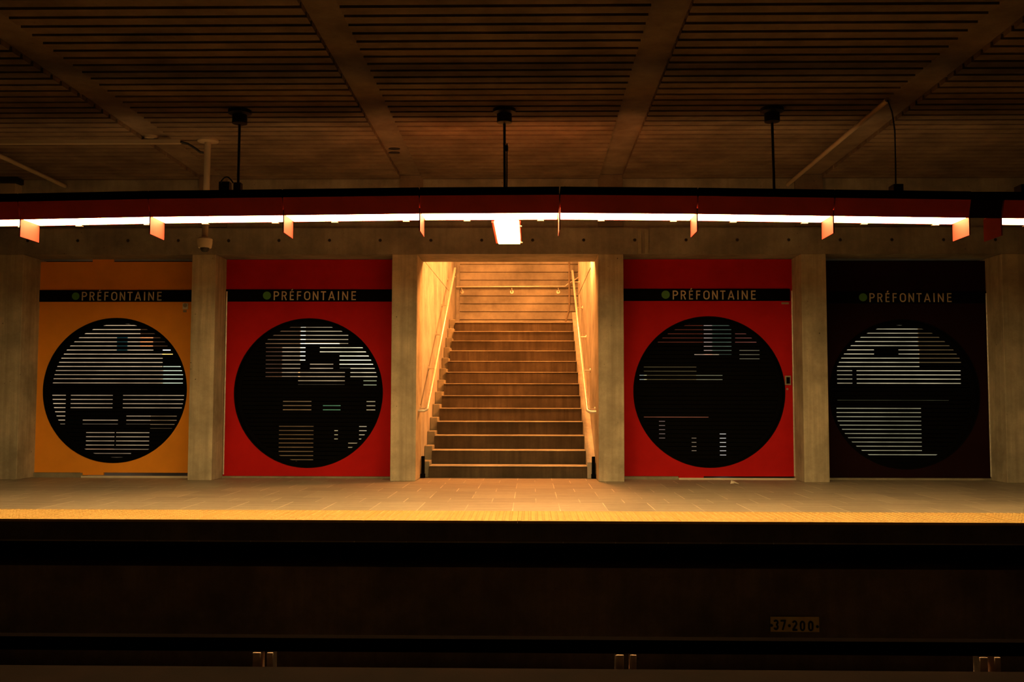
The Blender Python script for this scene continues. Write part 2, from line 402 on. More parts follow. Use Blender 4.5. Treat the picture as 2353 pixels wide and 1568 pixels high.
def make_panel(spec):
    x0 = at(spec['x'][0], 900, YP).x; x1 = at(spec['x'][1], 900, YP).x
    z0 = at(1170, spec['bot'], YP).z if 'botx' not in spec else at(spec['botx'], spec['bot'], YP).z
    z1 = at(spec['topx'], spec['top'], YP).z
    z1 = min(z1, ZL-.004)
    cx, cy = spec['c']; cc = at(cx, cy, YP); R = spec['r']*YP/F
    p = thing('louvred_panel', ((x0+x1)/2, YP, 0), spec['label'], 'wall panel')
    tabs = [(at(a, 900, YP).x, at(b_, 900, YP).x, c_, d) for a, b_, c_, d in spec.get('tabs', [])]
    tabs = [(a, b_, (z1-.01 if d == 't' else max(z0-c_, .004)), (z1+c_ if d == 't' else z0+.01)) for a, b_, c_, d in tabs]
    panel_sheet(x0, x1, z0, z1, cc.x, cc.z, R, spec['mat'], p, tabs)
    # opening
    MB().ring(cc.x, cc.z, R-.012, R+.004, YP-.006, YP+.13).build('opening_ring', m_blade, p, smooth=True)
    gr = MB().ring(cc.x, cc.z, R-.065, R-.008, YP+.10, YP+.128).build('grille_frame', m_blade, p, smooth=True)
    sl = MB(); pt = .0583; rr = R-.06
    zrow = at(cx, spec['row'], YP+.12).z
    k0 = math.ceil((cc.z-rr-zrow)/pt)-1
    tz0 = at(cx, spec['bar'][1], YP+.12).z; tz1 = at(cx, spec['bar'][0], YP+.12).z
    for k in range(k0, k0+42):
        a = zrow+k*pt+spec.get('gap', .0055); b_ = zrow+(k+1)*pt-spec.get('gap', .0055)
        a = max(a, cc.z-rr); b_ = min(b_, cc.z+rr)
        if b_-a < .004: continue
        ha = math.sqrt(max(0, rr*rr-(a-cc.z)**2)); hb = math.sqrt(max(0, rr*rr-(b_-cc.z)**2)); y = YP+.112
        if abs(a-cc.z) < .03 or abs(b_-cc.z) < .03: ha = hb = rr
        sl.add([(cc.x-ha, y, a), (cc.x+ha, y, a), (cc.x+ha, y+.012, a), (cc.x-ha, y+.012, a), (cc.x-hb, y, b_), (cc.x+hb, y, b_), (cc.x+hb, y+.012, b_), (cc.x-hb, y+.012, b_)],
               [(0,3,2,1),(4,5,6,7),(0,1,5,4),(1,2,6,5),(2,3,7,6),(3,0,4,7)])
    sl.build('louvre_slats', m_blade, p)
    MB().box(cc.x-rr, cc.x+rr, YP+.128, YP+.15, tz0, tz1).build('cross_rail', m_blade, p)
    # name band
    by0 = at(cx, spec['band'][1], YP).z; by1 = at(cx, spec['band'][0], YP).z
    bx0 = max(x0-.0, at(spec['bx'][0], 680, YP).x); bx1 = min(x1+.0, at(spec['bx'][1], 680, YP).x)
    bd = MB().box(bx0, bx1, YP-.012, YP-.001, by0, by1).build('name_band', m_blade, p)
    t = spec['text']; a = at(t[0], t[3], YP-.012); b2 = at(t[1], t[2], YP-.012)
    wd = MB(); word(wd, a.x, b2.x, a.z, b2.z, YP-.0115); wd.build('lettering', m_letter, bd)
    d = spec['dot']; q = at(d[0], d[1], YP-.012); MB().disc(q.x, q.z, d[2]*YP/F, YP-.016, YP-.0115).build('line_disc', m_green, bd)
    if 'tube' in spec:
        X = at(spec['tube'], 900, YP-.02).x
        MB().tube([(X, YP-.025, .05), (X, YP-.025, by1-.03)], .011).build('edge_tube', m_steel, p, smooth=True)
    return p, x0, x1, z0, z1, cc, R
specs = [
 dict(x=(79, 446), top=602, topx=264, bot=1086.5, botx=264, c=(264, 897), r=167, row=748.2, bar=(887.5, 908), band=(667, 694), bx=(60, 460), text=(188, 371.5, 671, 691), dot=(174, 681, 8.7),
      mat=m_orange, tabs=[(205, 253, .05, 't'), (190, 243, .035, 'b')], label='orange wall panel with a large round louvred opening, leftmost of the four'),
 dict(x=(514, 912), top=595.3, topx=712, bot=1094.5, botx=712, c=(708.5, 903), r=171.5, row=761.5, bar=(894, 914), band=(665.5, 693.5), bx=(500, 915), text=(629, 818, 669.8, 690), dot=(613.5, 679.5, 9.3),
      mat=m_red, tube=517, label='red wall panel with a round louvred opening, directly left of the staircase'),
 dict(x=(1424, 1825), top=592, topx=1630, bot=1095, botx=1630, c=(1629.5, 900.5), r=172.5, row=748.5, bar=(882, 905), band=(664, 692), bx=(1420, 1815), text=(1546, 1736, 668, 688.5), dot=(1529.5, 677.5, 9.5), gap=.0042,
      mat=m_red, tube=1823, tabs=[(1558, 1615, .038, 'b')], label='red wall panel with a round louvred opening, directly right of the staircase'),
 dict(x=(1893, 2276), top=600, topx=2090, bot=1098.5, botx=2090, c=(2078, 906), r=170, row=756.5, bar=(893, 920), band=(670, 697.5), bx=(1890, 2274), text=(1998, 2186, 674, 694.5), dot=(1983, 683.5, 9.2),
      mat=m_maroon, tube=2272, label='dark maroon wall panel with a round louvred opening, rightmost of the four')]
panels = [make_panel(s) for s in specs]
# kerb sills under the panels
kn = ['orange panel', 'red panel left of the staircase', 'red panel right of the staircase', 'maroon panel']
for i, (pp, x0, x1, z0, z1, cc, R) in enumerate(panels):
    xa, xb = x0-.02, x1+.02
    tabx = {0: 190, 2: 1558}.get(i)
    if tabx:
        xm = at(tabx, 1095, YP).x
        a = MB().box(xa, xm, YP-.03, YP+.16, 0, z0-.004).build('kerb_sill', m_kerb); b_ = MB().box(xm+.002, xb, YP-.06, YP-.008, 0, max(.024, z0-.042)).build('threshold_strip', m_white)
        tag(a, 'short grey kerb sill at the left foot of the '+kn[i], 'sill'); tag(b_, 'bright whitish threshold strip at the foot of the '+kn[i], 'threshold')
    else:
        a = MB().box(xa, xb, YP-.03, YP+.16, 0, z0-.004).build('kerb_sill', m_kerb, bevel=.004)
        tag(a, 'long grey concrete kerb sill under the '+kn[i], 'sill')
# small plates on two panels
def plate(px, py, w, h, face, label, cat, name, extra=None):
    q = at(px, py, YP-.02); o = thing(name, (q.x, YP-.02, q.z-h/2), label, cat)
    MB().box(q.x-w/2, q.x+w/2, YP-.02, YP-.001, q.z-h/2, q.z+h/2).build('housing', face, o, bevel=.003)
    if extra: extra(q, o)
    return o
def lock(q, o):
    MB().disc(q.x, q.z+.012, .028, YP-.026, YP-.02).ring(q.x, q.z+.012, .016, .02, YP-.03, YP-.026, 24).build('dial', m_pale, o)
    MB().box(q.x-.025, q.x+.02, YP-.03, YP-.02, q.z-.085, q.z-.055).build('latch', m_pale, o)
plate(425.5, 704, .075, .085, m_white, 'small pale fitting with a round dial at the upper right of the orange panel', 'fitting', 'panel_fitting', lock)
def keyp(q, o):
    MB().box(q.x-.024, q.x+.024, YP-.025, YP-.02, q.z-.045, q.z+.045).build('faceplate', m_dsteel, o)
    MB().disc(q.x-.01, q.z-.12, .014, YP-.01, YP-.002).build('screw', m_pale, o)
plate(1811, 874.5, .08, .13, m_pale, 'small framed switch plate at the right edge of the red panel', 'switch', 'switch_plate', keyp)
q = at(1804, 697.5, YP); tag(MB().box(q.x-.05, q.x+.05, YP-.008, YP, q.z-.012, q.z+.014).build('sticker', m_pale), 'tiny pale sticker below the name band at the right of the red panel', 'sticker')

# ------------------------------------------------------------------ lit windows and silhouettes behind the louvres
YB = YP+1.3
wn_ = [0]
def win(x0, x1, y0, y1, col, s, Y=YB, var=.5):
    wn_[0] += 1
    a = at(x0, y1, Y); b_ = at(x1, y0, Y)
    o = MB().box(a.x, b_.x, Y, Y+.02, a.z, b_.z).build('window_%d' % wn_[0], emit('lit glazing %d' % wn_[0], col, s, var))
    return struct(o)
WH = (1, .74, .46)
win(108, 322, 742, 772, WH, .75); win(108, 268, 772, 806, WH, .75); win(293, 352, 772, 806, WH, .7); win(108, 373, 806, 848, WH, .7); win(108, 373, 848, 889, WH, .45)
win(322, 385, 742, 800, (.9, .55, .3), .05)
win(374, 391, 803, 812, (1, .95, .8), 3.0); win(374, 396, 812, 818, (1, .6, .15), 2.5); win(374, 420, 836, 889, (.85, 1, .75), .9)
win(268, 293, 772, 806, (.1, .4, .45), .12)
win(112, 150, 905, 975, WH, .6); win(162, 258, 905, 940, WH, .42); win(282, 422, 905, 945, WH, .4); win(190, 270, 958, 975, WH, .5); win(290, 345, 955, 975, WH, .4); win(345, 405, 955, 985, (.9, .6, .3), .2)
win(197, 262, 993, 1032, WH, .42); win(266, 342, 993, 1032, (1, .75, .45), .4); win(175, 300, 1032, 1062, (1, .75, .5), .22); win(300, 400, 1026, 1034, WH, .2)
# behind the red panel left of the stairs
win(610, 690, 752, 795, (1, .6, .3), .18); win(610, 648, 795, 872, (.9, .5, .3), .1); win(648, 690, 795, 866, WH, .6); win(690, 702, 752, 830, (1, .95, .75), 2.4); win(702, 800, 752, 790, (1, .8, .5), .55)
win(702, 780, 783, 793, (1, .95, .7), 1.8); win(735, 870, 797, 812, (1, .9, .6), 1.2); win(712, 765, 836, 852, WH, .6); win(780, 872, 815, 846, (1, .92, .62), 1.8); win(805, 872, 846, 868, (1, .85, .55), 1.0)
win(685, 792, 852, 884, (1, .75, .45), .5); win(835, 865, 872, 890, (.9, 1, .6), .5); win(842, 862, 920, 950, (1, .8, .45), .6)
win(650, 715, 916, 945, (1, .6, .25), .18); win(742, 782, 930, 950, (.35, .9, .45), .3); win(640, 720, 975, 1060, (1, .55, .2), .13); win(768, 776, 985, 1010, (1, .8, .4), .5); win(825, 842, 975, 1012, (1, .8, .5), .6); win(800, 830, 1012, 1030, (1, .75, .4), .4)
# behind the red panel right of the stairs
win(1500, 1615, 745, 790, (1, .2, .1), .13); win(1618, 1636, 735, 815, (1, .75, .65), .65); win(1638, 1680, 745, 815, (.5, .75, .55), .22); win(1690, 1738, 762, 792, (1, .3, .22), .25); win(1480, 1600, 838, 880, (.8, .6, .25), .12)
win(1596, 1652, 812, 820, (1, .7, .5), .55); win(1700, 1745, 800, 830, (.9, .8, .5), .2); win(1600, 1660, 858, 880, (.8, .8, .5), .25); win(1470, 1486, 862, 880, (.8, .9, .8), .4)
win(1480, 1628, 958, 967, (1, .3, .15), .3); win(1515, 1528, 960, 1015, (1, .7, .6), .18); win(1590, 1600, 1000, 1040, (1, .75, .5), .35); win(1655, 1668, 990, 1055, (.9, .85, .8), .7)
# behind the maroon panel
CW = (1, .88, .56)
win(1925, 2108, 738, 798, CW, .6); win(1925, 2008, 798, 822, CW, .6); win(2066, 2112, 798, 822, CW, .6); win(1925, 2112, 822, 846, CW, .55); win(2112, 2206, 752, 838, (.9, .6, .25), .11); win(1925, 1958, 846, 889, CW, .4); win(1970, 2207, 846, 889, CW, .55)
win(1925, 2116, 934, 1040, (.85, .8, .5), .34); win(1925, 2155, 1040, 1052, (.85, .8, .5), .4); win(1925, 2180, 915, 922, (.6, .6, .3), .12)

# ------------------------------------------------------------------ pillars
pil = [(-20, 44.9, 'square concrete pillar at the left edge of the picture'),
       (435.2, 490.5, 'square concrete pillar between the orange panel and the red panel'),
       (898.4, 956.6, 'pitted concrete pillar at the left side of the staircase opening'),
       (1375.2, 1434, 'concrete pillar at the right side of the staircase opening'),
       (1845, 1903, 'concrete pillar between the red panel and the maroon panel'),
       (2309, 2372, 'concrete pillar at the right edge of the picture')]
PX = []
for i, (a, b_, lab) in enumerate(pil):
    x0 = at(a, 880, YW).x; x1 = at(b_, 880, YW).x; PX.append((x0, x1))
    mb = MB()
    mb.box(x0, x1, YW, YP+.17 if i not in (2, 3) else YP+.17, 0, ZL)
    tag(mb.build('concrete_pillar', m_conc, bevel=.008), lab, 'pillar')
# construction joint low on the pillars
# plain bays beyond the outer pillars
struct(MB().box(PX[5][1], XR, YP, YP+.16, 0, ZL).build('wall_bay_right', m_conc))
struct(MB().box(XL, PX[0][0], YP, YP+.16, 0, ZL).build('wall_bay_left', m_conc))
# ------------------------------------------------------------------ stairwell
ND = 14.0; RUN = .388; RISE = .1995; Z1 = .170
YB2 = 20.5; ZT = Z1+12*RISE
def wallslab(x0, x1, name, y1, hole=None):
    return struct(MB().box(x0, x1, YP+.17, y1, -.1, 6.2).build(name, m_well))
wallslab(stL-.25, stL, 'wall_stair_left', YB2+.2)
wallslab(stR, stR+.25, 'wall_stair_right', 19.0)
# soffit lip and stairwell ceiling
struct(MB().box(stL-.25, stR+.25, YP+.17, YP+.27, ZL+.0, 4.2).build('wall_stair_front', m_lint))
slc = MB(); slc.hexa([(stL-.2, YP+.2, 4.1), (stR+1.5, YP+.2, 4.1), (stR+1.5, YB2+.3, 5.6), (stL-.2, YB2+.3, 5.6)],
                     [(stL-.2, YP+.2, 4.25), (stR+1.5, YP+.2, 4.25), (stR+1.5, YB2+.3, 5.75), (stL-.2, YB2+.3, 5.75)])
struct(slc.build('ceiling_stair', m_well))
# back wall of horizontal boards with a plain strip on the left
bw = MB(); z = at(1170, 608.1, YB2).z; pb = at(1170, 608.1, YB2).z-at(1170, 626.2, YB2).z
xs = at(1056.6, 650, YB2).x
k = -12
while z+k*pb < 5.8:
    bw.box(xs, stR+1.6, YB2, YB2+.15, z+k*pb+.011, z+(k+1)*pb-.011); k += 1
bw.box(xs, stR+1.6, YB2+.045, YB2+.2, 1.8, 5.8)
bw.box(stL-.1, xs-.012, YB2-.01, YB2+.2, 1.8, 5.8); bw.box(xs-.014, xs+.001, YB2+.012, YB2+.2, 1.8, 5.8)
struct(bw.build('wall_stair_back', m_board))
struct(MB().box(stR+1.5, stR+1.6, 18.8, YB2, 1.8, 5.8).build('wall_landing_right', m_well))
struct(MB().box(stL, stR+1.5, ND+12*RUN+.36, YB2, ZT-.2, ZT).box(stR+.25, stR+1.5, 18.8, 19.05, ZT, 5.8).build('floor_landing', m_step))
# staircase
sx0 = at(986.4, 1069.8, ND).x; sx1 = at(1349.5, 1069.8, ND).x
st = thing('staircase', ((sx0+sx1)/2, ND, 0), 'straight flight of worn concrete stairs climbing between orange-lit walls', 'stairs')
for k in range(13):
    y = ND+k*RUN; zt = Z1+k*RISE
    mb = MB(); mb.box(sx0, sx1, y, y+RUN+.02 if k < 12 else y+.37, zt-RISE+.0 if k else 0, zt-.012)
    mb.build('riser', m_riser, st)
    MB().box(sx0, sx1, y-.022, y+RUN if k < 12 else y+.37, zt-.03+.018, zt).build('tread', m_step, st, bevel=.003)
# stepped kerb on the left, sloping stringer on the right
mb = MB()
for k in range(13):
    y = ND+k*RUN; zt = Z1+k*RISE
    yy1 = min(y+RUN+.09, 19.0)
    mb.box(stL+.002, sx0-.001, y+.06, yy1, zt-RISE-.1 if k else 0, zt+.06)
mb.build('stepped_kerb', m_kerb, st, bevel=.012)
yb, ya = 18.98, ND+.0
mb = MB(); sl_ = RISE/RUN
mb.hexa([(sx1+.001, ya, 0), (stR-.003, ya, 0), (stR-.003, yb, 2.2), (sx1+.001, yb, 2.2)],
        [(sx1+.001, ya, .22), (stR-.003, ya, .22), (stR-.003, yb, .22+(yb-ya)*sl_), (sx1+.001, yb, .22+(yb-ya)*sl_)])
mb.build('stringer', m_well, st)
for (xx, lab) in ((stL+.035, 'left'), (stR-.035, 'right')):
    z1_ = at(1000, 1049, ND-.06).z
    tag(MB().box(xx-.022, xx+.022, ND-.07, ND-.003, 0, z1_).box(xx-.03, xx+.03, ND-.08, ND-.003, 0, .06).build('corner_guard', m_blade, bevel=.003), 'narrow black upright guard at the %s foot of the stairs' % lab, 'guard')
# diagonal seams in the well walls: shallow cast ridges
def seam(name, X, p, q, sgn):
    a = atx(p[0], p[1], X); b_ = atx(q[0], q[1], X)
    struct(MB().tube([a, b_], .006, 6).build(name, m_well))
seam('trim_5', stL+.002, (977, 602), (1031, 668), 1)
seam('trim_6', stR-.002, (1357, 615), (1330, 676), -1)
# handrails
RAILX = .12; LB = 13.77; LT = 18.93
def handrail(side, X, yb_, zb, yt, zt, label):
    wall = stL if side < 0 else stR
    o = thing('handrail', (X, yb_, zb-.15), label, 'handrail')
    MB().tube([(wall-side*.0, yb_-.02, zb-.02), (X+side*.03, yb_-.02, zb-.02), (X, yb_, zb), (X, yt, zt)], .021, 14).build('rail', m_steel, o, smooth=True)
    n = 5
    for k in range(n):
        t = .04+.9*k/(n-1); y = yb_+(yt-yb_)*t; z = zb+(zt-zb)*t
        MB().tube([(X, y, z-.02), (X, y, z-.075), (X-(-side)*0+side*.03, y, z-.09), (wall-side*.01, y, z-.09)], .009, 8).disc_wall(wall, y, z-.09, side).build('bracket', m_steel, o, smooth=True)
    return o
def disc_wall(s, wall, y, z, side):
    n = 16; w0 = wall-side*.012; w1 = wall+side*.0
    vs = [(xx, y+.035*math.cos(2*math.pi*k/n), z+.035*math.sin(2*math.pi*k/n)) for xx in (w0, w1) for k in range(n)]
    s.add(vs, [tuple(range(n)), tuple(range(2*n-1, n-1, -1))]+[(k, n+k, n+(k+1)%n, (k+1)%n) for k in range(n)]); return s
MB.disc_wall = disc_wall
def raily(px, X): return atx(px[0], px[1], X)
lx = stL+RAILX; rx = stR-RAILX
a = raily((981, 941), lx); b_ = raily((1045.5, 617), lx)
handrail(-1, lx, a.y, a.z, b_.y, b_.z, 'steel handrail on the left wall of the staircase')
c_ = raily((1350, 944), rx); d_ = raily((1317, 621), rx)
handrail(1, rx, c_.y, c_.z, c_.y+(b_.y-a.y), c_.z+(b_.z-a.z), 'steel handrail on the right wall of the staircase')
# landing rail on the back wall
la = at(1038, 659.5, YB2-.1); lb = at(1299, 658.5, YB2-.1)
o = thing('landing_handrail', ((la.x+lb.x)/2, YB2-.1, la.z-.2), 'horizontal steel handrail across the back wall above the stairs', 'handrail')
up_ = at(1318, 618, YB2-.1)
MB().tube([la, lb, (lb.x+.03, YB2-.1, lb.z+.03), (stR+1.4, YB2-.1, lb.z+.03+.62*(stR+1.4-lb.x))], .017, 12).build('rail', m_steel, o, smooth=True)
for px in (1061, 1176, 1283):
    q = at(px, 660, YB2-.1)
    MB().tube([(q.x, q.y, q.z-.02), (q.x, q.y, q.z-.07), (q.x, YB2-.005, q.z-.09)], .012, 8).disc(q.x, q.z-.09, .038, YB2-.02, YB2-.001, 20).build('bracket', m_steel, o, smooth=True)
# left newel rail post at the top of the well
q = at(1036.5, 625, 19.6)
o = thing('rail_post', (q.x, 19.6, ZT), 'slim upright steel post with a short crossbar at the left top of the stairs', 'post')
MB().tube([(q.x+.005, 19.6, ZT), (q.x+.005, 19.6, q.z)], .022, 10).build('post', m_steel, o, smooth=True)
MB().tube([(stL+.01, 19.6, q.z-.01), (q.x+.09, 19.6, q.z-.01)], .016, 8).build('crossbar', m_steel, o, smooth=True)
MB().tube([(stL+.01, 19.6, q.z-.1), (q.x+.09, 19.6, q.z-.1)], .013, 8).build('crossbar', m_steel, o, smooth=True)
# wall conduit at the right end of the landing
Yc = 20.2
pts = [at(1308, 560, Yc), at(1308.5, 700, Yc), at(1306.5, 716, Yc), at(1299, 742, Yc), at(1297, 750, Yc)]
tag(MB().tube(pts, .02, 10).build('wall_conduit', m_pale, smooth=True), 'thin vertical pipe at the right end of the back wall, bending at its foot', 'pipe')
# sodium lamp inside the well, above the opening on the right wall
lp = thing('wall_lamp', (stR-.12, 14.55, 3.45), 'orange sodium wall lamp high on the right wall of the stairwell, behind the lintel', 'lamp')
MB().box(stR-.1, stR-.001, 14.35, 14.95, 3.42, 3.66).build('housing', m_dsteel, lp, bevel=.01)
MB().box(stR-.22, stR-.1, 14.38, 14.92, 3.44, 3.64).build('glass', m_sod, lp, bevel=.02)

# second lamp on the sloping ceiling over the upper steps
lx_ = (stL+stR)/2
lp = thing('ceiling_lamp', (lx_, 17.4, 4.62), 'orange sodium ceiling lamp over the upper steps, hidden behind the lintel', 'lamp')
MB().box(lx_-.35, lx_+.35, 17.3, 17.5, 4.66, 4.86).build('housing', m_dsteel, lp, bevel=.01)
MB().box(lx_-.33, lx_+.33, 17.32, 17.48, 4.60, 4.66).build('glass', m_sod2, lp, bevel=.01)

# ------------------------------------------------------------------ tactile strip along the platform edge
seams = [-12.5, -320, 80, 470, 858, 1190, 1555, 1905, 2280, 2640]
sx_ = [atz(px, 1190, 0).x for px in (-340, 80, 470, 845, 1190, 1555, 1920, 2285, 2700)]; sx_[0] = XL; sx_[8] = XR
labs = ['at the far left end of the platform edge', 'in front of the orange panel', 'in front of the red panel left of the stairs', 'in front of the pillar left of the stairs',
        'in front of the right half of the stairs', 'in front of the red panel right of the stairs', 'in front of the maroon panel', 'at the far right end of the platform edge']
for i in range(8):
    x0, x1 = sx_[i], sx_[i+1]
    mb = MB(); mb.box(x0+.0015, x1-.0015, YE-.012, YE+WY, -.022, 0)
    dp = .062; nx = int((x1-x0-.02)/dp); ny = int(WY/dp)
    for a in range(nx):
        for b_ in range(ny):
            cx = x0+(x1-x0-(nx-1)*dp)/2+a*dp; cy = YE+(WY-(ny-1)*dp)/2+b_*dp
            n = 8; vs = [(cx+r*math.cos(2*math.pi*k/n), cy+r*math.sin(2*math.pi*k/n), z) for r, z in ((.018, -.0005), (.011, .006)) for k in range(n)]
            mb.add(vs, [(k, (k+1)%n, n+(k+1)%n, n+k) for k in range(n)]+[tuple(n+k for k in range(n))])
    tag(mb.build('tactile_tile', my), 'yellow studded warning tile '+labs[i], 'tactile tile', 'yellow warning tiles along the platform edge')

# ------------------------------------------------------------------ luminaire row
YL, DF = 8.963, .345
nt_ = [(46.9,504.6),(345,498.5),(651.7,494.9),(964.5,490.9),(1286,489.2),(1602,491.8),(1914.8,496.4),(2227,500.7)]
fins = [at(a, b_, YL) for a, b_ in nt_]
pm = (fins[7].x-fins[0].x)/7
left_end = Vector((fins[0].x-pm, YL, fins[0].z-.012))
g2 = at(2301, 501.5, YL)
ends = [(left_end, fins[0])] + [(fins[i], fins[i+1]) for i in range(7)] + [(g2, Vector((g2.x+pm, YL, g2.z-.012)))]
FH = .153
names_ = ['at the left edge of the picture, cut off by it', 'left of the security camera, above the orange panel', 'above the orange panel and pillar beside the security camera', 'above the red panel left of the stairs',
          'in the middle above the staircase', 'above the pillar right of the stairs', 'above the red panel right of the stairs', 'above the maroon panel, before the gap in the row', 'at the right edge of the picture, beyond the gap in the row']
def shear(mb, a, b_, x0, x1, y0, y1, z0, z1):      # box between two end points, heights relative to the line a-b
    def zz_(x): return a.z+(b_.z-a.z)*(x-a.x)/(b_.x-a.x)
    mb.hexa([(x0,y0,zz_(x0)+z0),(x1,y0,zz_(x1)+z0),(x1,y1,zz_(x1)+z0),(x0,y1,zz_(x0)+z0)], [(x0,y0,zz_(x0)+z1),(x1,y0,zz_(x1)+z1),(x1,y1,zz_(x1)+z1),(x0,y1,zz_(x0)+z1)])
def fascia(mb, a, b_, x0, x1):                    # front plate leaning outwards at the top
    def q_(x): return a.z+(b_.z-a.z)*(x-a.x)/(b_.x-a.x)
    mb.hexa([(x0,YL-.004,q_(x0)),(x1,YL-.004,q_(x1)),(x1,YL+.012,q_(x1)),(x0,YL+.012,q_(x0))], [(x0,YL-.06,q_(x0)+FH),(x1,YL-.06,q_(x1)+FH),(x1,YL+.012,q_(x1)+FH),(x0,YL+.012,q_(x0)+FH)])
for i, (a, b_) in enumerate(ends):
    o = thing('ceiling_luminaire', ((a.x+b_.x)/2, YL+DF/2, a.z), 'hanging tube light '+names_[i], 'light', 'row of hanging platform lights')
    x0, x1 = a.x+.006, b_.x-.006
    h = MB(); fascia(h, a, b_, x0, x1); shear(h, a, b_, x0, x1, YL+.012, YL+DF, .05, FH); shear(h, a, b_, x0, x1, YL+DF-.012, YL+DF, .0, .05)
    h.build('housing', m_fasc, o)
    d = MB(); shear(d, a, b_, x0+.012, x1-.012, YL+.014, YL+DF-.014, .002, .048); d.build('diffuser', TUBE, o)
    tc = MB(); shear(tc, a, b_, x0, x1, YL-.065, YL+DF+.02, FH, FH+.074); tc.build('top_channel', m_blade, o)
    fx = [b_.x] if i < 8 else [a.x]
    for X in fx:
        zf = b_.z if i < 8 else a.z
        MB().hexa([(X-.005, YL-.004, zf-.158), (X+.005, YL-.004, zf-.158), (X+.005, YL+DF, zf-.158), (X-.005, YL+DF, zf-.158)],
                  [(X-.005, YL-.004, zf+.05), (X+.005, YL-.004, zf+.05), (X+.005, YL+DF, zf+.05), (X-.005, YL+DF, zf+.05)]).build('divider_plate', m_fin, o)
    for t in (.32, .87):
        X = x0+(x1-x0)*t; zf = a.z+(b_.z-a.z)*t
        MB().box(X-.03, X+.03, YL+DF-.01, YL+DF+.03, zf-.010, zf-.002).build('clip', m_pale, o)
# bare channel joining the row across the gap
o = thing('blank_channel', ((fins[7].x+g2.x)/2, YL, g2.z), 'short unlit dark channel filling the gap near the right end of the light row', 'channel')
MB().box(fins[7].x-.004, g2.x+.004, YL-.065, YL+DF+.02, g2.z+FH, g2.z+FH+.074).build('top_channel', m_blade, o)
fb = MB(); fascia(fb, fins[7], g2, fins[7].x+.008, g2.x-.008); fb.build('front_plate', m_maroon, o)
# cross luminaire pointing at the stairs
ca = atz(1135.4, 508.8, 2.745); cb_ = atz(1191.3, 508.8, 2.745); cc_ = atz(1170, 560.8, 2.745)
o = thing('cross_luminaire', ((ca.x+cb_.x)/2, (ca.y+cc_.y)/2, 2.745), 'short bright light hanging crosswise behind the row, in front of the stairs', 'light')
y0 = YL+DF+.025
MB().box(ca.x-.03, cb_.x+.02, y0, cc_.y+.012, 2.775, 2.92).box(ca.x-.03, ca.x-.004, y0, cc_.y+.012, 2.752, 2.775).box(cb_.x+.004, cb_.x+.02, y0, cc_.y+.012, 2.752, 2.775).build('housing', m_fasc, o, bevel=.004)
MB().box(ca.x, cb_.x, y0+.004, cc_.y, 2.745, 2.774).build('diffuser', TUBE, o)
MB().box(cb_.x+.012, cb_.x+.03, y0+.15, y0+.19, 2.742, 2.752).build('clip', m_white, o)
MB().box(cb_.x+.012, cb_.x+.03, cc_.y-.1, cc_.y-.06, 2.742, 2.752).build('clip', m_white, o)

# unseen uplight trough, added behind the row to light the rear ceiling
YU = 10.2
o = thing('added_uplight_trough', (0, YU, 3.0), 'unseen dark trough hung on rods, added to light the back of the ceiling', 'light')
xa, xb = fins[0].x-1.2, g2.x+1.2
MB().box(xa, xb, YU-.06, YU+.06, 3.02, 3.14).box(xa, xb, YU+.06, YU+.122, 3.128, 3.14).hexa([(xa, YU+.06, 3.02), (xb, YU+.06, 3.02), (xb, YU+.2, 3.02), (xa, YU+.2, 3.02)], [(xa, YU+.06, 3.035), (xb, YU+.06, 3.035), (xb, YU+.2, 3.06), (xa, YU+.2, 3.06)]).build('housing', m_black, o)
MB().box(xa+.05, xb-.05, YU+.085, YU+.115, 3.045, 3.07).build('uplight_glass', m_up, o)
MB().box(xa+.3, xb-.3, 9.78, YU-.06, 3.035, 3.05).build('shading_plate', m_black, o)  # unseen plate added to shade the ceiling above it
for i in range(8):
    X = fins[i].x
    MB().box(X-.02, X+.02, YL+DF+.02, YU-.06, 3.0, 3.03).build('arm', m_black, o)
for px in (1012, 1305):
    q = at(px, 440, YU+.1)
    MB().box(q.x-.12, q.x+.12, YU+.088, YU+.114, 3.071, 3.085).build('added_orange_lamp', m_upo, o)  # unseen lamp added to throw an orange patch on the ceiling
rodpx = [(550, 549, 547), (1158, 1158, 1160), (1773, 1775, 1779)]
rl = ['left hanging rod with a switch box at its foot, above the red panel', 'middle hanging rod above the staircase with a thin wire beside it', 'right hanging rod, bare, above the red panel right of the stairs']
for i, (a, m__, b_) in enumerate(rodpx):
    X = at(a+ (1 if i == 0 else 1), 270, YU).x; Xb = at(b_, 425, YU).x
    o = thing('suspension_rod', (X, YU, 3.14), 'black '+rl[i], 'rod', 'rods carrying the light row')
    MB().tube([(Xb, YU, 3.14), (X, YU, ZC-.1)], .014, 10).build('rod', m_cable, o, smooth=True)
    MB().lathe(X, YU, [(.05, ZC-.15), (.078, ZC-.14), (.078, ZC-.05), (.12, ZC-.035), (.12, ZC)], 24).build('canopy', m_cable, o, smooth=True)
    if i == 0: MB().box(Xb-.037, Xb+.037, YU-.04, YU+.04, 3.14, 3.33).build('box', m_cable, o)
    if i == 1:
        q = at(1165, 330, YU)
        MB().tube([(q.x, YU, 3.14), (q.x, YU, q.z)], .007, 8).tube([(q.x, YU, q.z-.08), (q.x, YU, q.z-.02)], .013, 8).build('wire', m_cable, o)
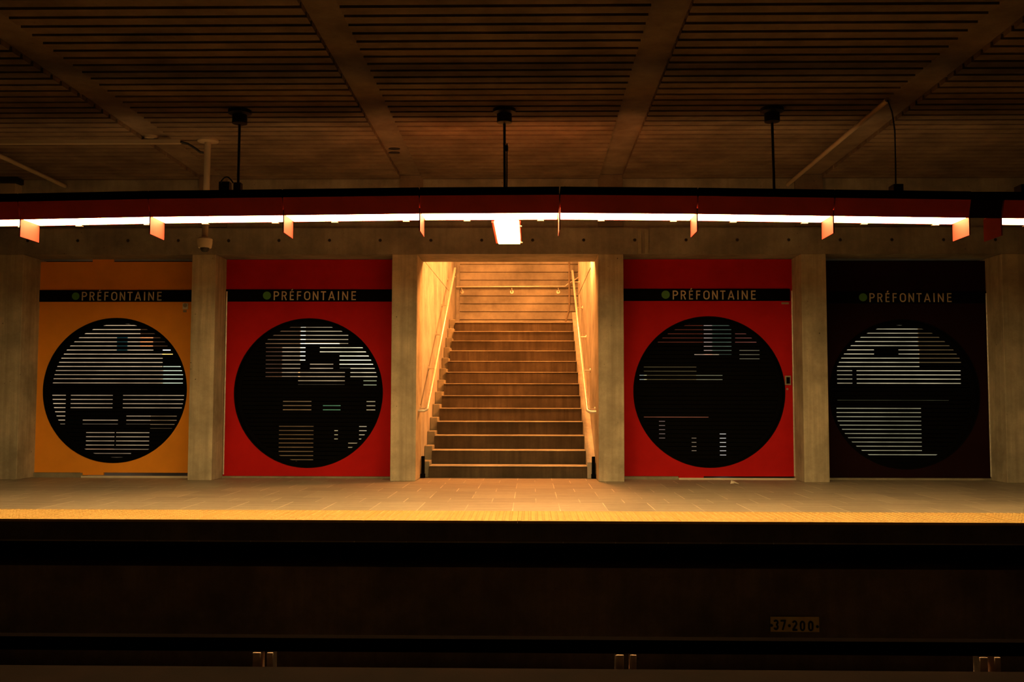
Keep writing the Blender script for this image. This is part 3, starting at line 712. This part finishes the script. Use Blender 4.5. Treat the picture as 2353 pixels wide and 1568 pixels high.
# cable loop and boxes on top of the row
q = at(510, 430, YL+.3); q2 = at(536, 425, YL+.3)
o = thing('cable_box', (q.x, YL+.3, q.z), 'black box with a looped cable on top of the light row beside the left rod', 'junction box')
zt = at(510, 414, YL+.3).z
MB().box(q.x-.05, q.x+.05, YL+.44, YL+.36, q.z-.3, zt).build('box', m_cable, o)
MB().tube([(q.x-.02+ (q2.x-q.x+.02)*(t/12), YL+.3, zt-.03+.06*math.sin(math.pi*t/12)) for t in range(13)], .007, 8).build('cable', m_cable, o)
q = at(2058, 434, YL+.2)
tag(MB().box(q.x-.045, q.x+.045, YL+.12, YL+.26, fins[6].z+FH+.07, q.z+.03).build('junction_box', m_cable, bevel=.005), 'small black box on top of the light row towards the right', 'junction box')
q = at(2347, 432, YL+.2)
tag(MB().box(q.x-.04, q.x+.06, YL+.12, YL+.26, fins[7].z+FH+.06, q.z+.02).build('junction_box', m_cable, bevel=.005), 'small black box on top of the light row at the right edge', 'junction box')

# ------------------------------------------------------------------ ceiling beams
def beam(i, label):
    x0, x1 = BX[i]
    mb = MB().box(x0+.001, x1-.001, -2.95, YW+.039, ZC+.05, ZC+.28)
    return tag(mb.build('ceiling_beam', m_beam), label, 'beam'), x0, x1
bs = [beam(0, 'concrete ceiling beam crossing the upper left corner'),
      beam(1, 'concrete ceiling beam left of centre'),
      beam(2, 'concrete ceiling beam right of centre'),
      beam(3, 'concrete ceiling beam crossing the upper right corner')]
for o, x0, x1 in bs: print('beam', x0, x1)
# dark joints beside the beams
# blocks carrying the beams on the back wall
for (o, x0, x1), l in zip(bs, ('leftmost beam', 'beam left of centre', 'beam right of centre', 'rightmost beam')):
    tag(MB().box(x0-.01, x1+.01, YW+.0, YW+.039, lz+.02, ZC+.045).build('beam_block', m_beam), 'shallow concrete block on the back wall under the '+l, 'block')
ZV = ZC+.05
q = atz(905, 346, ZV)
o = thing('ceiling_vent', (q.x, q.y, ZV), 'pair of small dark oval slots on the beam left of centre', 'vent')
for py in (341.5, 350.5):
    q = atz(906, py, ZV)
    mb = MB(); n = 20
    vs = [(q.x+.07*math.cos(2*math.pi*k/n), q.y+.05*math.sin(2*math.pi*k/n), z) for z in (ZV-.008, ZV) for k in range(n)]
    mb.add(vs, [tuple(range(n)), tuple(range(2*n-1, n-1, -1))]+[(k, n+k, n+(k+1)%n, (k+1)%n) for k in range(n)]); mb.build('slot', m_cable, o)
q = atz(348, 313, ZV)
tag(MB().lathe(q.x, q.y, [(.05, ZV-.04), (.075, ZV-.03), (.08, ZV)], 24).build('ceiling_detector', m_pale, smooth=True), 'small pale round detector on the leftmost ceiling beam', 'detector')

# ------------------------------------------------------------------ conduits and security camera
zc_ = ZB-.022
a = atz(-60, 331, zc_); b_ = atz(415, 326, zc_)
tag(MB().box(a.x, b_.x, b_.y-.03, b_.y+.03, ZB-.045, ZB-.0).build('cable_conduit', m_pale), 'pale straight conduit running along the ceiling at the left', 'conduit')
YPc = atz(478, 322, ZC).y
pt_ = at(478, 322, YPc); pbm = at(471, 545, YPc)
o = thing('security_camera', (pt_.x, YPc, pbm.z-.16), 'white dome security camera on a ceiling post above the pillar beside the orange panel', 'camera')
MB().tube([(pbm.x, YPc, pbm.z), (pt_.x, YPc, ZC)], .036, 16).build('post', m_pale, o, smooth=True)
MB().lathe(pt_.x, YPc, [(.05, ZC-.03), (.12, ZC-.02), (.12, ZC)], 24).build('ceiling_plate', m_pale, o, smooth=True)
w0 = at(454, 548, YPc); w1 = at(488, 548, YPc); zb_ = at(471, 570, YPc).z
cxm = (w0.x+w1.x)/2; rr = (w1.x-w0.x)/2
MB().lathe(cxm, YPc, [(rr*.86, zb_), (rr*.97, zb_+.05), (rr, w0.z-.01), (rr*.9, w0.z), (rr*.3, w0.z+.02)], 32).build('housing', m_white, o, smooth=True)
MB().lathe(cxm, YPc, [(.01, zb_-.05), (rr*.35, zb_-.045), (rr*.55, zb_-.025), (rr*.62, zb_)], 24).build('dome', m_cable, o, smooth=True)
c0 = (b_.x, b_.y, ZB-.022); c3 = at(468, 351, YPc)
tag(MB().tube([c0, at(432, 331, YPc), at(450, 342, YPc), at(460, 350, YPc), (pt_.x-.05, YPc, c3.z)], .014, 8).build('cable', m_cable, smooth=True), 'short black cable from the ceiling conduit to the camera post', 'cable')
e = at(148, 427, YW-.02); X = e.x
tag(MB().tube([(X, 11.2, e.z), (X, YW, e.z)], .028, 10).build('wall_conduit', m_pale, smooth=True), 'conduit running back to the wall in the far left corner', 'conduit')
e = at(1812, 423, YW-.02); X = e.x; s_ = atx(2040, 248, X)
o = thing('ceiling_conduit', (X, s_.y, e.z), 'pale ceiling conduit at the right with a thin cable drooping from its end', 'conduit')
MB().tube([(X, s_.y, e.z), (X, YW+.03, e.z)], .026, 10).build('pipe', m_pale, o, smooth=True)
pp = [Vector((X, s_.y, e.z)), at(2050, 258, s_.y), at(2056, 300, s_.y), at(2058, 380, s_.y-.1), at(2058, 432, YL+.3)]
MB().tube(pp, .008, 8).build('cable', m_cable, o, smooth=True)
q = at(20, 405, YW-.1); 
tag(MB().box(at(-40, 405, YW-.1).x, at(44, 405, YW-.1).x, YW-.16, YW+.039, at(20, 425, YW).z, at(20, 386, YW).z).build('wall_box', m_cable, bevel=.01), 'dark box high on the back wall at the left edge', 'box')
tag(MB().box(at(-40, 405, YW-.1).x, at(40, 405, YW-.1).x, YW-.14, YW+.039, at(20, 452, YW).z, at(20, 426, YW).z).build('wall_bracket', m_pale, bevel=.01), 'pale block below the dark box at the left edge', 'bracket')
# pale streak stain on the lintel, built as twin raised strips
a = at(1465.5, 583, YW-.02); b_ = at(1490, 526, YW-.02)
o = thing('stain_strips', ((a.x+b_.x)/2, YW-.01, a.z), 'pale streak stain built as twin vertical strips on the lintel right of the staircase', 'duct')
MB().box(a.x, a.x+.05, YW-.022, YW, a.z, b_.z).box(b_.x-.055, b_.x, YW-.022, YW, a.z, b_.z).build('strip', m_kerb, o); MB().box(a.x, b_.x, YW-.012, YW, a.z-.004, a.z+.012).build('foot_plate', m_kerb, o)

# ------------------------------------------------------------------ distance sign on the lower wall
YS = YE+.1
a = at(1770.5, 1452, YS); b_ = at(1881.5, 1418, YS)
o = thing('distance_sign', ((a.x+b_.x)/2, YS, a.z), 'worn yellow plate reading 37·200 low on the track wall', 'sign')
MB().box(a.x, b_.x, YS-.008, YS, a.z, b_.z).build('plate', m_signy, o)
def glyph(ch, w=.52):
    l, r_ = h_, w-h_; m = w/2; rx = (w-T)/2
    if ch == '0': return [('c', arc(m, 1-h_-.25, rx, .25, 180, 0, 10)+arc(m, h_+.25, rx, .25, 0, -180, 10))]
    if ch == '7': return [[(0, 1-h_), (r_, 1-h_), (r_*.93, .72), (w*.36, 0)]]
    if ch == '3': return [arc(m, .735, rx, .195, 160, -90, 12), arc(m, .295, rx, .225, 90, -160, 12)]
    if ch == '2': return [arc(m, .72, rx, .21, 165, -25, 10)+[(l+.03, h_+.06), (l, h_)], [(l-.04, h_), (w, h_)]]
T_old = T; T = .17; h_ = T/2
dg = MB(); sc = (b_.z-a.z)*.68; Wd = b_.x-a.x
for ch, fx, fz in (('3', .055, .12), ('7', .205, .115), ('2', .44, .07), ('0', .60, .06), ('0', .77, .055)):
    for s_ in glyph(ch):
        cl = s_[0] == 'c'; dg.ribbon(s_[1] if cl else s_, T, YS-.0075, a.x+fx*Wd, a.z+fz*(b_.z-a.z), sc, closed=cl)
for fx, fz in ((.018, .42), (.385, .41), (.96, .36)):
    dg.disc(a.x+fx*Wd, a.z+fz*(b_.z-a.z), .013, YS-.0115, YS-.0075, 12)
dg.build('digits', m_cable, o)

# ------------------------------------------------------------------ scrap of paper on the floor
q = atz(1687, 1113, 0)
mb = MB(); x, y = q.x, q.y
mb.add([(x-.05, y, .002), (x+.0, y-.03, .012), (x+.06, y+.0, .003), (x+.03, y+.05, .02), (x-.03, y+.05, .045), (x-.05, y, .006), (x, y-.03, .016), (x+.06, y, .007), (x+.03, y+.05, .024), (x-.03, y+.05, .049)],
       [(0,1,2,3,4), (9,8,7,6,5), (0,5,6,1), (1,6,7,2), (2,7,8,3), (3,8,9,4), (4,9,5,0)])
tag(mb.build('paper_scrap', m_white), 'small crumpled pale scrap on the floor before the red panel right of the stairs', 'litter')

# ------------------------------------------------------------------ world and view
W = bpy.data.worlds.new('world'); S.world = W; W.use_nodes = True
W.node_tree.nodes['Background'].inputs[0].default_value = (1, .7, .5, 1); W.node_tree.nodes['Background'].inputs[1].default_value = 0
S.view_settings.view_transform = 'Standard'; S.view_settings.look = 'None'; S.view_settings.gamma = 1; S.view_settings.exposure = 0
S.view_settings.use_curve_mapping = False
